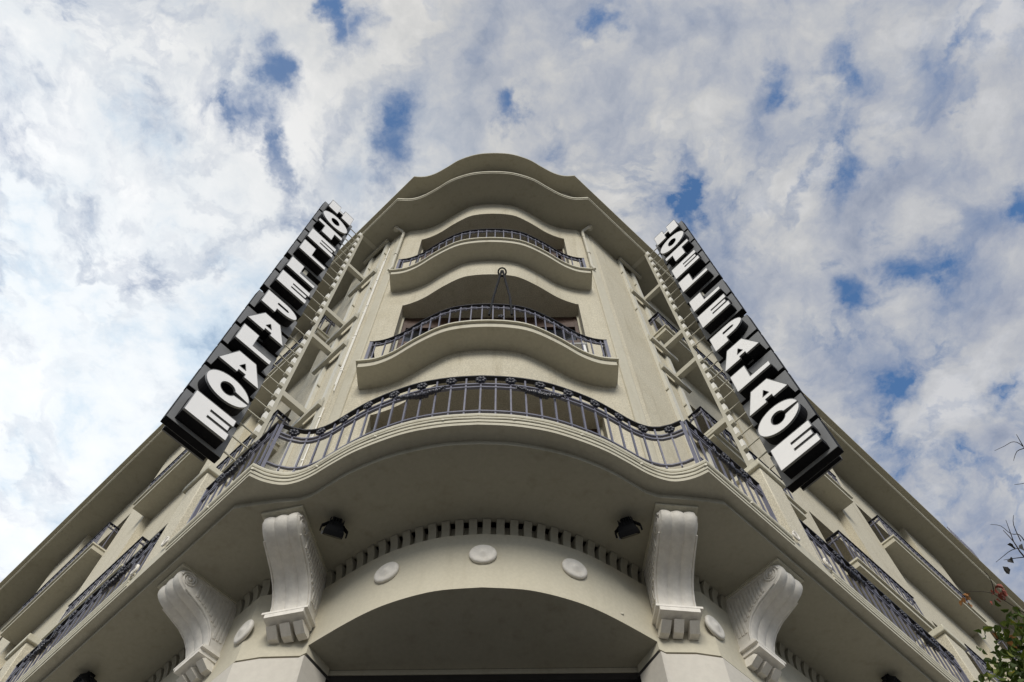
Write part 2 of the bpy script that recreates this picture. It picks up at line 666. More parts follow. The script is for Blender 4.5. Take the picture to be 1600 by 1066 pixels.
# ------------------------------------------------------------------ walls with openings
def grid_wall(path, zs, hole, back, mats, name, thick=None):
    """front skin along a plan path between heights zs; hole(i, j) leaves cell out;
    back(i) gives the inner point used for the reveals"""
    mb = MB()
    n = len(path)
    H = lambda i, j: 0 <= i < n - 1 and 0 <= j < len(zs) - 1 and hole(i, j)
    for i in range(n - 1):
        for j in range(len(zs) - 1):
            a, b_ = path[i], path[i + 1]
            z0, z1 = zs[j], zs[j + 1]
            if not H(i, j):
                mb.quad((*a, z0), (*b_, z0), (*b_, z1), (*a, z1))
                continue
            A, B = back(i), back(i + 1)
            if not H(i, j + 1):
                mb.quad((*a, z1), (*b_, z1), (*B, z1), (*A, z1))
            if not H(i, j - 1):
                mb.quad((*a, z0), (*b_, z0), (*B, z0), (*A, z0))
            if not H(i - 1, j):
                mb.quad((*a, z0), (*a, z1), (*A, z1), (*A, z0))
            if not H(i + 1, j):
                mb.quad((*b_, z0), (*b_, z1), (*B, z1), (*B, z0))
    return obj(name, mb, hotel, mats, 30)


# curved corner wall: recesses on three storeys
JX = 1.205
bow_r = [p for p in bow_half if p[0] < JX - .02] + [(JX, 4.283)] + [p for p in bow_half if p[0] > JX + .03]
BW = mirror_full(bow_r + [(1.60, 4.386), corner])
zs = [Z(h) for h in (5.62, 7.83, 8.585, 10.93, 11.635, 13.985, 17.2)]


def bow_hole(i, j):
    xm = (BW[i][0] + BW[i + 1][0]) / 2
    return abs(xm) < JX and j in (0, 2, 4)


grid_wall(BW, zs, bow_hole, lambda i: (BW[i][0], 4.515), 'render_coat', 'corner_wall')
LOWR = catmull([(0, 3.845), (.27, 3.865), (.46, 3.91), (.65, 3.98), (.79, 4.05), (.92, 4.13), (1.06, 4.225), (1.215, 4.335)], 4) + [(1.26, 4.362), (1.50, 4.368), W(4.24, -2.055, 1)]
shift = lambda q: [(x + (.03 if abs(x) < 1.3 else 0), y) for x, y in q]      # the lower bow sits a little to the right
LOWP = shift(mirror_full(LOWR))
GRV = offset(LOWP, -.05)
LJ = [i for i, p in enumerate(LOWP) if abs(abs(p[0] - .03) - 1.215) < 1e-6]
grid_wall(LOWP, [Z(h) for h in (4.605, 5.195, 5.345, 5.63)], lambda i, j: j == 1, lambda i: GRV[i], 'lower_coat', 'lower_corner_wall')
for q in (LOWP[:LJ[0] + 1], LOWP[LJ[1]:]):
    mb = MB()
    mb.sweep(q, [(0, Z(4.535)), (0, Z(4.605)), (-.25, Z(4.605)), (-.25, Z(4.535))])
    obj('lower_corner_wall', mb, hotel, 'lower_coat', 30)
mb = MB()
mb.sweep(LOWP, [(-.049, Z(5.19)), (-.049, Z(5.35)), (-.10, Z(5.35)), (-.10, Z(5.19))])
obj('dentil_groove', mb, hotel, 'shade_toned_paint', 30)
# strip of flat pilaster either side of the bow
for sd in (-1, 1):
    mb = MB()
    a, b_ = (1.535, 4.353), (1.665, 4.415)
    pth = [(sd * a[0], a[1]), (sd * b_[0], b_[1])]
    if sd < 0:
        pth.reverse()
    mb.sweep(pth, [(-.02, Z(5.6)), (.022, Z(5.6)), (.022, Z(14.6)), (-.02, Z(14.6))])
    bevelled(obj('pilaster_strip', mb, hotel, 'smooth_paint'), .012, 2)

# lintel over the entrance and lower wall
low = shift(mirror_full(LOWR + [W(FAR, -2.055, 1)]))
ji = [i for i, p in enumerate(low) if abs(abs(p[0] - .03) - 1.215) < 1e-6]
lz = [Z(h) for h in (4.475, 4.6, 4.7)]
mbl = MB()
lint = low[ji[0]:ji[1] + 1]
for a, b_ in zip(lint, lint[1:]):
    mbl.quad((*a, Z(4.605)), (*b_, Z(4.605)), (b_[0], 4.565, Z(4.605)), (a[0], 4.565, Z(4.605)))
obj('entrance_soffit', mbl, hotel, 'shade_toned_paint', 0)


def lower_wall(path, z0, z1, mat, name, off=0.0):
    mb = MB()
    mb.sweep(offset(path, off), [(0, z0), (0, z1), (-.25, z1), (-.25, z0)])
    return obj(name, mb, hotel, mat, 30)


# wall skin cell below 4.605 must be open over the entrance, so the corner wall starts at 4.605 there
rgt = low[ji[1]:]
lft = low[:ji[0] + 1]
for pth in (lft, rgt):
    lower_wall(pth, Z(-1.6), Z(4.505), 'cladding_paint', 'pier_cladding', .012)
    lower_wall(pth, Z(4.505), Z(4.535), 'frame_dark', 'shadow_joint', -.016)
for sd in (-1, 1):
    mb = MB()
    mb.box((.03 + sd * (JX - .016), 4.505, Z(1.43)), .016, .050, 3.03)
    obj('entrance_jamb', mb, hotel, 'alu_grey')
# wing lower wall above the joint up to the balcony soffit
for sd in (-1, 1):
    pth = [W(4.24, -2.055, 1), W(FAR, -2.055, 1)]
    if sd < 0:
        pth = [(-x, y) for x, y in reversed(pth)]
    mb = MB()
    mb.sweep(pth, [(0, Z(4.535)), (0, Z(5.195)), (-.05, Z(5.195)), (-.05, Z(5.345)), (0, Z(5.345)), (0, Z(5.62)), (-.25, Z(5.62)), (-.25, Z(4.535))])
    obj('wing_base_wall', mb, hotel, 'lower_coat', 30)

# entrance: fascia band, dark frame, transom bars and glass
ent = obj('entrance_door', (lambda q: (q.box((0, 4.60, Z(4.585)), 1.2, .03, .022), q)[1])(MB()), hotel, 'smooth_paint')
mb = MB()
mb.box((0, 4.605, Z(4.532)), 1.165, .030, .028)
mb.box((0, 4.63, Z(4.40)), 1.165, .03, .03)
for xx in (-1.14, -.38, .38, 1.14):
    mb.box((xx, 4.63, Z(1.3)), .03, .035, 2.9)
obj('door_frame', mb, ent, 'frame_dark')
mb = MB()
mb.box((0, 4.612, Z(4.478)), 1.15, .012, .010)
obj('metal_strip', mb, ent, 'alu_grey')
mb = MB()
mb.box((0, 4.66, Z(1.45)), 1.19, .008, 3.02)
obj('pane', mb, ent, 'glass_dark')

# wings: pilasters, lintel bands and deep recesses
PIL = [(4.31, 5.4), (6.92, 7.92), (9.65, 10.78), (13.5, 14.65), (17.4, 18.5), (21.2, 22.3), (25.0, FAR)]
BAY = [(5.4, 6.92), (7.92, 9.65), (10.78, 13.5), (14.65, 17.4), (18.5, 21.2), (22.3, 25.0)]


def wbox(mb, s0, s1, d0, d1, z0, z1, side):
    al, ou = WA(side)
    c = Vector((*W((s0 + s1) / 2, (d0 + d1) / 2, side), (z0 + z1) / 2))
    mb.box(c, (s1 - s0) / 2, (d1 - d0) / 2, (z1 - z0) / 2, al, ou, (0, 0, 1))


for sd in (-1, 1):
    for k, (s0, s1) in enumerate(PIL):
        mb = MB()
        wbox(mb, s0, s1, -2.9, -2.05, Z(5.62), Z(14.75), sd)
        if k == 0:
            # the first pier only needs its skin: it closes the corner
            mb = MB()
            wbox(mb, s0 + .004, s1, -2.35, -2.05, Z(5.62), Z(14.75), sd)
        obj('wing_pier', mb, hotel, 'pebbledash' if sd < 0 else 'render_coat')
    for (s0, s1) in BAY:
        for (z0, z1) in ((5.3, 5.62), (7.83, 8.46), (10.35, 11.51), (13.5, 14.75)):
            mb = MB()
            wbox(mb, s0 + .003, s1 - .003, -2.75, -2.17, Z(z0), Z(z1), sd)
            obj('lintel', mb, hotel, 'render_coat')
        for (z0, z1) in ((5.62, 7.83), (8.46, 10.35), (11.51, 13.5)):
            w_ = s1 - s0
            fr = MB()
            sM = (s0 + s1) / 2
            for a in (s0 + .03, sM - w_ * .22, sM, sM + w_ * .22, s1 - .03):
                wbox(fr, a - .035, a + .035, -2.70, -2.63, Z(z0), Z(z1) - .003, sd)
            wbox(fr, s0 + .06, s1 - .06, -2.695, -2.635, Z(z1) - .30, Z(z1) - .22, sd)
            wbox(fr, s0 + .06, s1 - .06, -2.695, -2.635, Z(z0) + .0, Z(z0) + .12, sd)
            win = obj('window', fr, hotel, 'wood_brown')
            gl = MB()
            wbox(gl, s0 + .01, s1 - .01, -2.685, -2.672, Z(z0) + .003, Z(z1) - .004, sd)
            obj('pane', gl, win, 'glass_dark')

# recess windows of the rounded corner
for (z0, z1, mat) in ((5.62, 7.83, 'smooth_paint'), (8.585, 10.93, 'wood_brown'), (11.635, 13.985, 'wood_brown')):
    fr = MB()
    y = 4.50
    for xx in (-1.165, -.6, -.03, .03, .6, 1.165):
        fr.box((xx, y, Z((z0 + z1) / 2)), .032, .03, (z1 - z0) / 2 - .002)
    fr.box((0, y, Z(z1) - .17), 1.19, .026, .17)
    fr.box((0, y - .004, Z(z0) + 1.50), 1.19, .03, .035)
    fr.box((0, y, Z(z0) + .10), 1.19, .026, .09)
    win = obj('window', fr, hotel, mat if mat != 'smooth_paint' else 'wood_brown')
    gl = MB()
    gl.box((0, 4.52, Z((z0 + z1) / 2)), 1.2, .006, (z1 - z0) / 2 - .004)
    obj('pane', gl, win, 'glass_dark')
    # light timber casing at both jambs
    for sx in (-1, 1):
        cs = MB()
        cs.box((sx * 1.192, 4.455, Z((z0 + z1) / 2)), .012, .014, (z1 - z0) / 2 - .01)
        obj('casing', cs, win, 'trim_paint')

# ------------------------------------------------------------------ balcony slabs
# the long first-floor balcony
mb = MB()
split_plate(mb, SLAB, BACK, Z(5.40), Z(5.542))
bal1 = obj('balcony_slab', mb, hotel, 'smooth_paint', 30, label='long first floor balcony slab running round the corner and along both wings')
# stepped mouldings on its edge, broken by the pedestals on the wings
front = mirror_full(slab_half + [W(3.75, -1.35, 1), W(4.62, -1.35, 1)])
seg_paths = [front]
for (s0, s1) in ((5.12, 7.52), (8.08, FAR)):
    seg_paths.append([W(s0, -1.35, 1), W(s1, -1.35, 1)])
    seg_paths.append([W(s1, -1.35, -1), W(s0, -1.35, -1)])
for pth in seg_paths:
    for (z0, z1, o_) in ((5.436, 5.468, .010), (5.475, 5.503, .014), (5.510, 5.546, .019)):
        prof = [(-.02, Z(z0)), (o_ * .7, Z(z0)), (o_, Z(z0) + (z1 - z0) * .3), (o_, Z(z0) + (z1 - z0) * .7), (o_ * .7, Z(z1)), (-.02, Z(z1))]
        mb = MB()
        mb.sweep(pth, prof)
        obj('moulding', mb, bal1, 'trim_paint', 50)
# raised soffit panel
mb = MB()
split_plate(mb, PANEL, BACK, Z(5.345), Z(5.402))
obj('soffit_panel', mb, bal1, 'shade_toned_paint', 30)
# cable clipped along the moulding
for oo, zz, rr in ((.014, 5.4715, .0050),):
    cab = MB()
    pth = offset(front, oo)
    cab.tube([(p[0], p[1], Z(zz) + .004 * math.sin(i * .7)) for i, p in enumerate(pth)], rr, 5)
    for (p, tt) in resample(pth, .52)[1:-1]:
        cab.box((p[0], p[1], Z(zz)), .010, .008, .010)
    obj('cable', cab, hotel, 'cable_cream')
# cornice and eaves
mb = MB()
split_plate(mb, CORN, BACK, Z(14.61), Z(14.655))
corn = obj('cornice', mb, hotel, 'shade_toned_paint', 30)
mb = MB()
mb.sweep(CORN, [(-.06, Z(14.655)), (.014, Z(14.655)), (.014, Z(14.70)), (-.06, Z(14.70))])
obj('cornice_lip', mb, corn, 'trim_paint', 30)
mb = MB()
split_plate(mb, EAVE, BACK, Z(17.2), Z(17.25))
ev = obj('roof_eave', mb, hotel, 'shade_toned_paint', 30)
for sd in (-1, 1):
    mb = MB()
    wbox(mb, 4.31, FAR, -2.4, -2.05, Z(14.76), Z(17.2), sd)
    obj('attic_wall', mb, hotel, 'render_coat', 30)
# floor and roof plates that close the volume
for zz in (5.6, 8.5, 11.55, 14.72, 17.35):
    mb = MB()
    mb.prism(ring_poly(mirror_full([(0, 4.53), (1.2, 4.53), W(4.6, -2.3, 1), W(FAR, -2.72, 1)]), mirror_full([(0, 12), W(FAR, -9, 1)])), Z(zz), Z(zz) + .05)
    obj('floor_plate', mb, hotel, 'interior_dark', 0)

# rounded balconies on second and third floors
BALC = []
for hb in (8.46, 11.51):
    half = [(x, y) for (x, y) in offset(bow_half, .275) if x < 1.40]
    half[0] = (0, half[0][1])
    ye = half[-1][1]
    outer = mirror_full(half + [(1.425, ye + .004)])
    lip = mirror_full([(x, y - .032) for x, y in half[:-1]] + [(1.40, ye - .03), (1.452, ye - .028)])
    backp = mirror_full([(0, 4.0), (.6, 4.1), (.95, 4.28), (1.425, 4.36)])
    mb = MB()
    split_plate(mb, outer, backp, Z(hb), Z(hb) + .098)
    bb = obj('balcony_slab', mb, hotel, 'smooth_paint', 30)
    mb = MB()
    bk2 = mirror_full([(0, 4.0), (.6, 4.1), (.95, 4.28), (1.452, 4.36)])
    split_plate(mb, lip, bk2, Z(hb) + .098, Z(hb) + .124)
    obj('slab_lip', mb, bb, 'trim_paint', 30)

# wing balcony slabs
W2 = [(5.25, 6.92), (7.95, 9.62), (10.8, 13.45), (14.66, 17.4)]
W3 = [(5.23, 9.67), (10.79, 13.44), (14.66, 17.4), (18.5, 21.2)]
for sd in (-1, 1):
    for hb, lst in ((8.46, W2), (11.51, W3)):
        for (s0, s1) in lst:
            mb = MB()
            wbox(mb, s0, s1, -2.30, -1.83, Z(hb), Z(hb) + .095, sd)
            bb = obj('balcony_slab', mb, hotel, 'smooth_paint')
            mb = MB()
            wbox(mb, s0 - .02, s1 + .02, -2.30, -1.80, Z(hb) + .095, Z(hb) + .125, sd)
            obj('slab_lip', mb, bb, 'trim_paint')

# pedestals between the wing railings, with capping stones, and the scroll ends of the moulding
for sd in (-1, 1):
    for (s0, s1) in ((4.70, 5.08), (7.58, 7.98), (10.5, 10.9)):
        mb = MB()
        wbox(mb, s0 + .03, s1 - .03, -1.62, -1.355, Z(5.535), Z(6.68), sd)
        pd = bevelled(obj('pedestal', mb, hotel, 'pebbledash'), .008)
        mb = MB()
        wbox(mb, s0 - .005, s1 + .005, -1.65, -1.325, Z(6.68), Z(6.76), sd)
        bevelled(obj('capping_stone', mb, pd, 'trim_paint'), .008)
    al, ou = WA(sd)
    for s_, dr in ((4.64, -1), (5.10, 1), (7.54, -1), (8.06, 1)):
        mb = MB()
        pts = []
        for k in range(22):
            a = k / 21 * 2.3 * math.pi
            r = .055 * (1 - k / 26)
            pts.append(Vector((*W(s_ - dr * .02 - dr * r * math.sin(a), -1.325, sd), Z(5.56) + r * math.cos(a))))
        mb.tube(pts, [.013 - .0003 * k for k in range(22)], 6)
        obj('volute', mb, bal1, 'ornament_paint')

# ------------------------------------------------------------------ dentils under the balcony
dm = MB()
prof_d = [(.066, -.148), (.0, -.148), (-.002, -.10), (-.010, -.055), (-.030, -.018), (-.034, -.006), (.066, -.006)]
vs_ = [(x, y, z_) for x in (-.030, .030) for (y, z_) in prof_d]
nd_ = len(prof_d)
dm.add(vs_, [tuple(range(nd_)), tuple(range(2 * nd_ - 1, nd_ - 1, -1))] + [(k, (k + 1) % nd_, nd_ + (k + 1) % nd_, nd_ + k) for k in range(nd_)])
dme = dm.mesh('dentil', 'shade_toned_paint', 0)  # dentils get the darkened paint to stand for the shade they sit in
for (p, tt) in resample(shift(mirror_full(LOWR + [W(8.2, -2.055, 1)])), .102):
    o = obj('dentil', dme, hotel)
    o.location = (p[0], p[1], Z(5.343))
    o.rotation_euler = (0, 0, math.atan2(tt[1], tt[0]))

# ------------------------------------------------------------------ medallions
prof = [(.100, -.004), (.106, .004), (.107, .012), (.103, .020), (.094, .025), (.078, .026), (.062, .025), (.048, .027), (.034, .033), (.020, .036), (.010, .041), (.003, .042)]
mm_ = MB()
mm_.lathe([(r * .93, z_) for r, z_ in prof], 36)
mme = mm_.mesh('medallion', 'ornament_paint', 40)


def on_wall(me, name, p, nrm, z, parent=None):
    o = obj(name, me, parent or hotel)
    zax = Vector((nrm[0], nrm[1], 0)).normalized()
    xax = Vector((-zax.y, zax.x, 0))
    yax = zax.cross(xax)
    mt = Matrix((xax, yax, zax)).transposed().to_4x4()
    mt.translation = Vector((p[0], p[1], z))
    o.matrix_world = mt
    return o


bowm = miters(LOWP)
for tx in (-.66, .03, .68):
    i = min(range(len(LOWP)), key=lambda k: abs(LOWP[k][0] - tx))
    on_wall(mme, 'medallion', LOWP[i], bowm[i].normalized(), Z(4.945))
for sd in (-1, 1):
    on_wall(mme, 'medallion', W(4.26, -2.053, sd), WA(sd)[1][:2], Z(4.82))


# ------------------------------------------------------------------ scroll corbels
def bez(p0, p1, p2, p3, n):
    return [tuple(Vector(p0) * (1 - u) ** 3 + Vector(p1) * 3 * u * (1 - u) ** 2 + Vector(p2) * 3 * u * u * (1 - u) + Vector(p3) * u ** 3) for u in [k / n for k in range(n)]]


def make_corbel():
    hw = .148
    cur = (bez((.50, 0), (.60, -.005), (.625, -.10), (.55, -.165), 10) + bez((.55, -.165), (.47, -.235), (.33, -.235), (.235, -.315), 10)
           + bez((.235, -.315), (.155, -.385), (.125, -.46), (.125, -.56), 10) + [(.125, -.56)])
    nu = 36
    rows = []
    for i, (o_, z_) in enumerate(cur):
        a = cur[max(0, i - 1)]
        b_ = cur[min(len(cur) - 1, i + 1)]
        t_ = Vector((b_[0] - a[0], b_[1] - a[1])).normalized()
        nn = Vector((-t_.y, t_.x))
        nn = nn if nn.x > 0 or (abs(nn.x) < .3 and nn.y < 0) else -nn
        row = []
        for k in range(nu + 1):
            u = k / nu
            x = (u - .5) * 2 * hw
            rip = abs(math.sin(u * math.pi * 3)) ** .8
            dpt = -.012 * (1 - rip) * min(1, i / 4)
            edge = -.012 if u < .03 or u > .97 else 0
            o2 = max(.02, o_ + nn.x * (dpt + edge))
            row.append((x, -o2, z_ + nn.y * (dpt + edge)))
        rows.append(row)
    mb = MB()
    vs = [v for r_ in rows for v in r_]
    fs = []
    for i in range(len(rows) - 1):
        for k in range(nu):
            a = i * (nu + 1) + k
            fs.append((a, a + 1, a + nu + 2, a + nu + 1))
    mb.add(vs, fs)
    for k in (0, nu):
        edge = [r_[k] for r_ in rows]
        x = edge[0][0]
        poly = edge + [(x, .03, -.56), (x, .03, 0)]
        mb.add(poly, [tuple(range(len(poly)))])
    mb.add([rows[-1][0], rows[-1][-1], (hw, .03, -.56), (-hw, .03, -.56)], [(0, 1, 2, 3)])
    scroll = mb.mesh('corbel', 'ornament_paint', 42)
    # volutes and flutes on both cheeks
    vols, flus = [], []
    for sx in (-1, 1):
        vb = MB()
        pts = []
        for k in range(40):
            a = k / 39 * 5.2 * math.pi
            r_ = .076 * (1 - k / 46)
            pts.append((sx * (hw - .002), -(.487 + r_ * math.cos(a)), -.092 + r_ * math.sin(a)))
        vb.tube(pts, .0105, 6)
        vb.sphere((sx * (hw - .002), -.487, -.092), .020, 8, 6)
        vols.append(vb.mesh('volute', 'ornament_paint', 60))
        fb = MB()
        for k in range(11):
            yy = .03 + k * .034
            zb = max(z_ for (o_, z_) in cur if o_ < yy + .045 and z_ < -.17) + .03 if yy > .10 else -.46
            zb = min(zb, -.10)
            fb.box((sx * (hw - .001), -yy, (-.06 + zb) / 2), .0085, .010, (-.06 - zb) / 2)
        fb.tube([(sx * (hw - .003), -o_ + .014, z_ + .012) for (o_, z_) in cur[12::3]], .009, 6)
        fb.box((sx * (hw - .001), -.21, -.035), .006, .2, .014)
        flus.append(fb.mesh('flute', 'ornament_paint', 40))
    ab = MB()
    ab.box((0, -.285, -.006), .166, .322, .014)
    aba = ab.mesh('abacus', 'trim_paint', 0)
    cp = MB()
    cp.box((0, -.070, -.574), .166, .080, .012)
    cp.box((0, -.079, -.596), .176, .089, .010)
    cp.box((0, -.080, -.625), .150, .086, .020)
    cap = cp.mesh('cap_moulding', 'ornament_paint', 0)
    gb = MB()
    w0, w1 = .036, .026
    gb.add([(-w1, .01, 0), (w1, .01, 0), (w1, -.085, 0), (-w1, -.085, 0), (-w0, .01, -.055), (w0, .01, -.055), (w0, -.120, -.042), (-w0, -.120, -.042), (-w0, .01, -.085), (w0, .01, -.085), (w0, -.045, -.090), (-w0, -.045, -.090)],
           [(0, 1, 2, 3), (3, 2, 6, 7), (7, 6, 10, 11), (11, 10, 9, 8), (0, 3, 7, 4), (4, 7, 11, 8), (1, 5, 6, 2), (5, 9, 10, 6), (0, 4, 5, 1), (4, 8, 9, 5)])
    gut = gb.mesh('gutta', 'ornament_paint', 0)
    return scroll, vols, flus, aba, cap, gut


CM = make_corbel()


def place_corbel(p, ang, label=None, ysc=1.075):
    root = obj('corbel', CM[0], hotel, label=label)
    root.scale = (.97, ysc, .945)
    root.location = (p[0], p[1], Z(5.345))
    root.rotation_euler = (0, 0, ang)
    for q in (0, 1):
        obj('volute', CM[1][q], root)
        f_ = obj('flute', CM[2][q], root)
        f_['kind'] = 'stuff'
    obj('abacus', CM[3], root)
    obj('cap_moulding', CM[4], root)
    for k in (-1, 0, 1):
        g = obj('gutta', CM[5], root)
        g.location = (k * .110, .0, -.645)
        g.rotation_euler = (random.uniform(-.08, .08), random.uniform(-.06, .06), random.uniform(-.10, .10))


for sd in (-1, 1):
    place_corbel((1.402, 4.355) if sd > 0 else (-1.335, 4.352), R(6) if sd > 0 else -R(12))
    p = W(4.70, -2.052, sd)
    ou = WA(sd)[1]
    place_corbel(p, math.atan2(ou.x, -ou.y), ysc=.92)

# drain spout stub in the entrance lintel
mb = MB()
mb.tube([(.985, 4.25, Z(4.66)), (1.0, 4.16, Z(4.70))], .016, 10)
obj('spout', mb, hotel, 'pipe_paint')

# ------------------------------------------------------------------ drainpipes
for sd in (-1, 1):
    mb = MB()
    x0, y0 = 1.555, 4.29
    mb.tube([(sd * 1.70, 4.27, Z(14.56)), (sd * 1.66, 4.25, Z(14.52)), (sd * (x0 + .02), y0, Z(14.46)), (sd * x0, y0 + .005, Z(14.38)), (sd * x0, y0 + .01, Z(12.85)), (sd * (x0 - .01), y0 + .01, Z(12.6)), (sd * (x0 + .03), y0 + .03, Z(12.5))], .026, 8)
    for zz in (14.1, 13.2):
        mb.lathe([(.030, -.012), (.034, -.012), (.034, .012), (.030, .012)], 8, (sd * x0, y0 + .008, Z(zz)))
    mb.lathe([(.01, -.03), (.05, -.03), (.05, .03), (.01, .03)], 10, (sd * 1.70, 4.27, Z(14.57)))
    obj('drainpipe', mb, hotel, 'pipe_paint', 40)
# electrical conduits on the left flank
for (dx, h0, h1) in ((0, 8.7, 14.0), (.035, 8.9, 13.4), (.08, 6.2, 8.4)):
    mb = MB()
    p = W(4.33 + dx, -2.035, -1)
    mb.tube([(*p, Z(h0)), (p[0] + .003, p[1], Z((h0 + h1) / 2)), (*p, Z(h1))], .009, 6)
    for k in range(5):
        mb.box((*p, Z(h0 + (h1 - h0) * (k + .5) / 5)), .014, .012, .012)
    obj('conduit', mb, hotel, 'tab_white', 40)

# ------------------------------------------------------------------ railings (each its own thing)
def bar_mesh(name, h, w, mat, d=None):
    mb = MB()
    mb.box((0, 0, h / 2), w / 2, (d or w) / 2, h / 2)
    return mb.mesh(name, mat, 0)


def rosette_mesh(r=.040):
    mb = MB()
    for k in range(7):
        a = k * 2 * math.pi / 7
        mb.sphere((r * .75 * math.cos(a), r * .75 * math.sin(a), .004), r * .46, 7, 4, 1, 1, .85)
    mb.sphere((0, 0, .012), r * .34, 7, 4)
    mb.lathe([(r * .9, -.006), (r * .9, .003), (r * .2, .004)], 10)
    return mb.mesh('rosette', 'iron_dark', 60)


def garland_mesh(L, sag=.07):
    mb = MB()
    n = 26
    rnd = random.Random(3)
    for k in range(n + 1):
        u = k / n
        x = (u - .5) * L
        z_ = -sag * (1 - (2 * u - 1) ** 2)
        r = .012 + .017 * (1 - abs(2 * u - 1)) + rnd.uniform(-.002, .003)
        mb.sphere((x, -.012 + rnd.uniform(-.006, .006), z_ + rnd.uniform(-.006, .006)), r, 6, 4)
        if 6 < k < 20:
            mb.sphere((x + rnd.uniform(-.01, .01), -.022, z_ + rnd.uniform(-.016, .016)), r * .6, 5, 4)
    for u in (-.5, .5):
        for q in range(4):
            mb.sphere((u * L, -.01, -.016 * q), .011 - .0015 * q, 5, 4)
    return mb.mesh('garland', 'iron_dark', 60)


def scroll_mesh(L):
    """little wave ornament between two bars"""
    mb = MB()
    pts = []
    for k in range(15):
        u = k / 14
        pts.append(((u - .5) * L, 0, .022 * math.sin(u * 2 * math.pi)))
    mb.tube(pts, .006, 4)
    mb.sphere((0, 0, -.062), .010, 6, 4)
    mb.tube([(0, 0, -.062), (0, 0, -.045)], .004, 4)
    return mb.mesh('scroll', 'iron_paint', 60)


ROS = rosette_mesh()
GARL = garland_mesh(.40)
SCR = scroll_mesh(.11)


def place(me, name, parent, p, tt, z):
    o = obj(name, me, parent)
    o.location = (p[0], p[1], z)
    o.rotation_euler = (0, 0, math.atan2(tt[1], tt[0]))
    return o


def railing(path, zb, zt, label, group, rich=False, step=.122, posts=(True, True), skip_mid=False, garlands=(), bw=.0138, names='balcony_railing'):
    """railing along a plan path (left to right); parts are objects of their own"""
    root = thing(names, label, 'railing', group)
    H = zt - zb
    # handrail: flat bar
    mb = MB()
    mb.sweep(path, [(.020, zt - .010), (.020, zt + .004), (.014, zt + .010), (-.014, zt + .010), (-.020, zt + .004), (-.020, zt - .010)])
    obj('handrail', mb, root, 'handrail_black', 30)
    z2 = zt - (.125 if rich else .095)
    levels = [('bottom_rail', zb + (.050 if rich else .02), .008), ('mid_rail', z2, .008)]
    if rich:
        levels.append(('mid_rail', z2 - .055, .008))
    for nm, zz, hh in levels:
        mb = MB()
        mb.sweep(path, [(.011, zz - hh), (.011, zz + hh), (-.011, zz + hh), (-.011, zz - hh)])
        obj(nm, mb, root, 'iron_paint', 30)
    st = resample(path, step)
    bm_ = bar_mesh('baluster', H - .012, bw, 'iron_paint')
    for k, (p, tt) in enumerate(st):
        end = k in (0, len(st) - 1)
        if end and posts[0 if k == 0 else 1]:
            continue
        place(bm_, 'baluster', root, p, tt, zb)
    drop = .14 if rich else .03
    pm = bar_mesh('post', H + drop - .012, .028, 'iron_paint')
    for e, k in ((0, 0), (1, -1)):
        if posts[e]:
            p, tt = st[k]
            place(pm, 'post', root, p, tt, zb - drop)
    if rich:
        for k, (p, tt) in enumerate(st):
            if k % 2 == (len(st) // 2) % 2 and 0 < k < len(st) - 1:
                nx, ny = tt[1], -tt[0]
                o = on_wall(ROS, 'rosette', (p[0] + nx * .014, p[1] + ny * .014), (nx, ny), zt - .078, root)
        for (k0) in garlands:
            p, tt = st[k0]
            nx, ny = tt[1], -tt[0]
            place(GARL, 'garland', root, (p[0] + nx * .012, p[1] + ny * .012), tt, zt - .185)
    else:
        for k in range(len(st) - 1):
            p = ((st[k][0][0] + st[k + 1][0][0]) / 2, (st[k][0][1] + st[k + 1][0][1]) / 2)
            place(SCR, 'scroll', root, p, st[k][1], zt - .05)
    if rich:
        # short feet that carry the bottom rail on the slab
        fm_ = bar_mesh('foot', .145, .016, 'iron_paint')
        for k in range(2, len(st) - 2, 4):
            place(fm_, 'foot', root, st[k][0], st[k][1], zb - .142)
    return root


GR = 'wrought iron balcony railings'
rail_half = catmull([(x, y + .075) for x, y in [(0, 3.04), (.25, 3.055), (.5, 3.10), (.72, 3.175), (.92, 3.265), (1.08, 3.36), (1.26, 3.475), (1.40, 3.53), (1.50, 3.535)]], 3) + [(1.60, 3.585), (1.68, 3.545)]
main_path = mirror_full(rail_half)
nst = len(resample(main_path, .122))
mid = nst // 2
railing(main_path, Z(5.685), Z(6.315), 'large curved railing with rosettes and two garlands on the lowest balcony at the rounded corner', GR, rich=True, garlands=(mid - 4, mid + 4))
for sd, wn in ((1, 'right'), (-1, 'left')):
    for (s0, s1, txt, gl) in ((3.66, 4.60, 'short railing with dark garland next to the corner post, lowest balcony, %s wing', (4,)),
                              (5.14, 7.50, 'railing with garlands between the two stone pedestals, lowest balcony, %s wing', (5, 14)),
                              (8.04, 10.45, 'railing beyond the farther stone pedestal at the picture edge, lowest balcony, %s wing', (5, 14))):
        pth = [W(s0, -1.40, 1), W(s1, -1.40, 1)]
        if sd < 0:
            pth = [(-x, y) for x, y in reversed(pth)]
        at_corner = s0 < 4
        railing(pth, Z(5.66), Z(6.30), txt % wn, GR, rich=True, garlands=gl, posts=(not (at_corner and sd > 0), not (at_corner and sd < 0)))
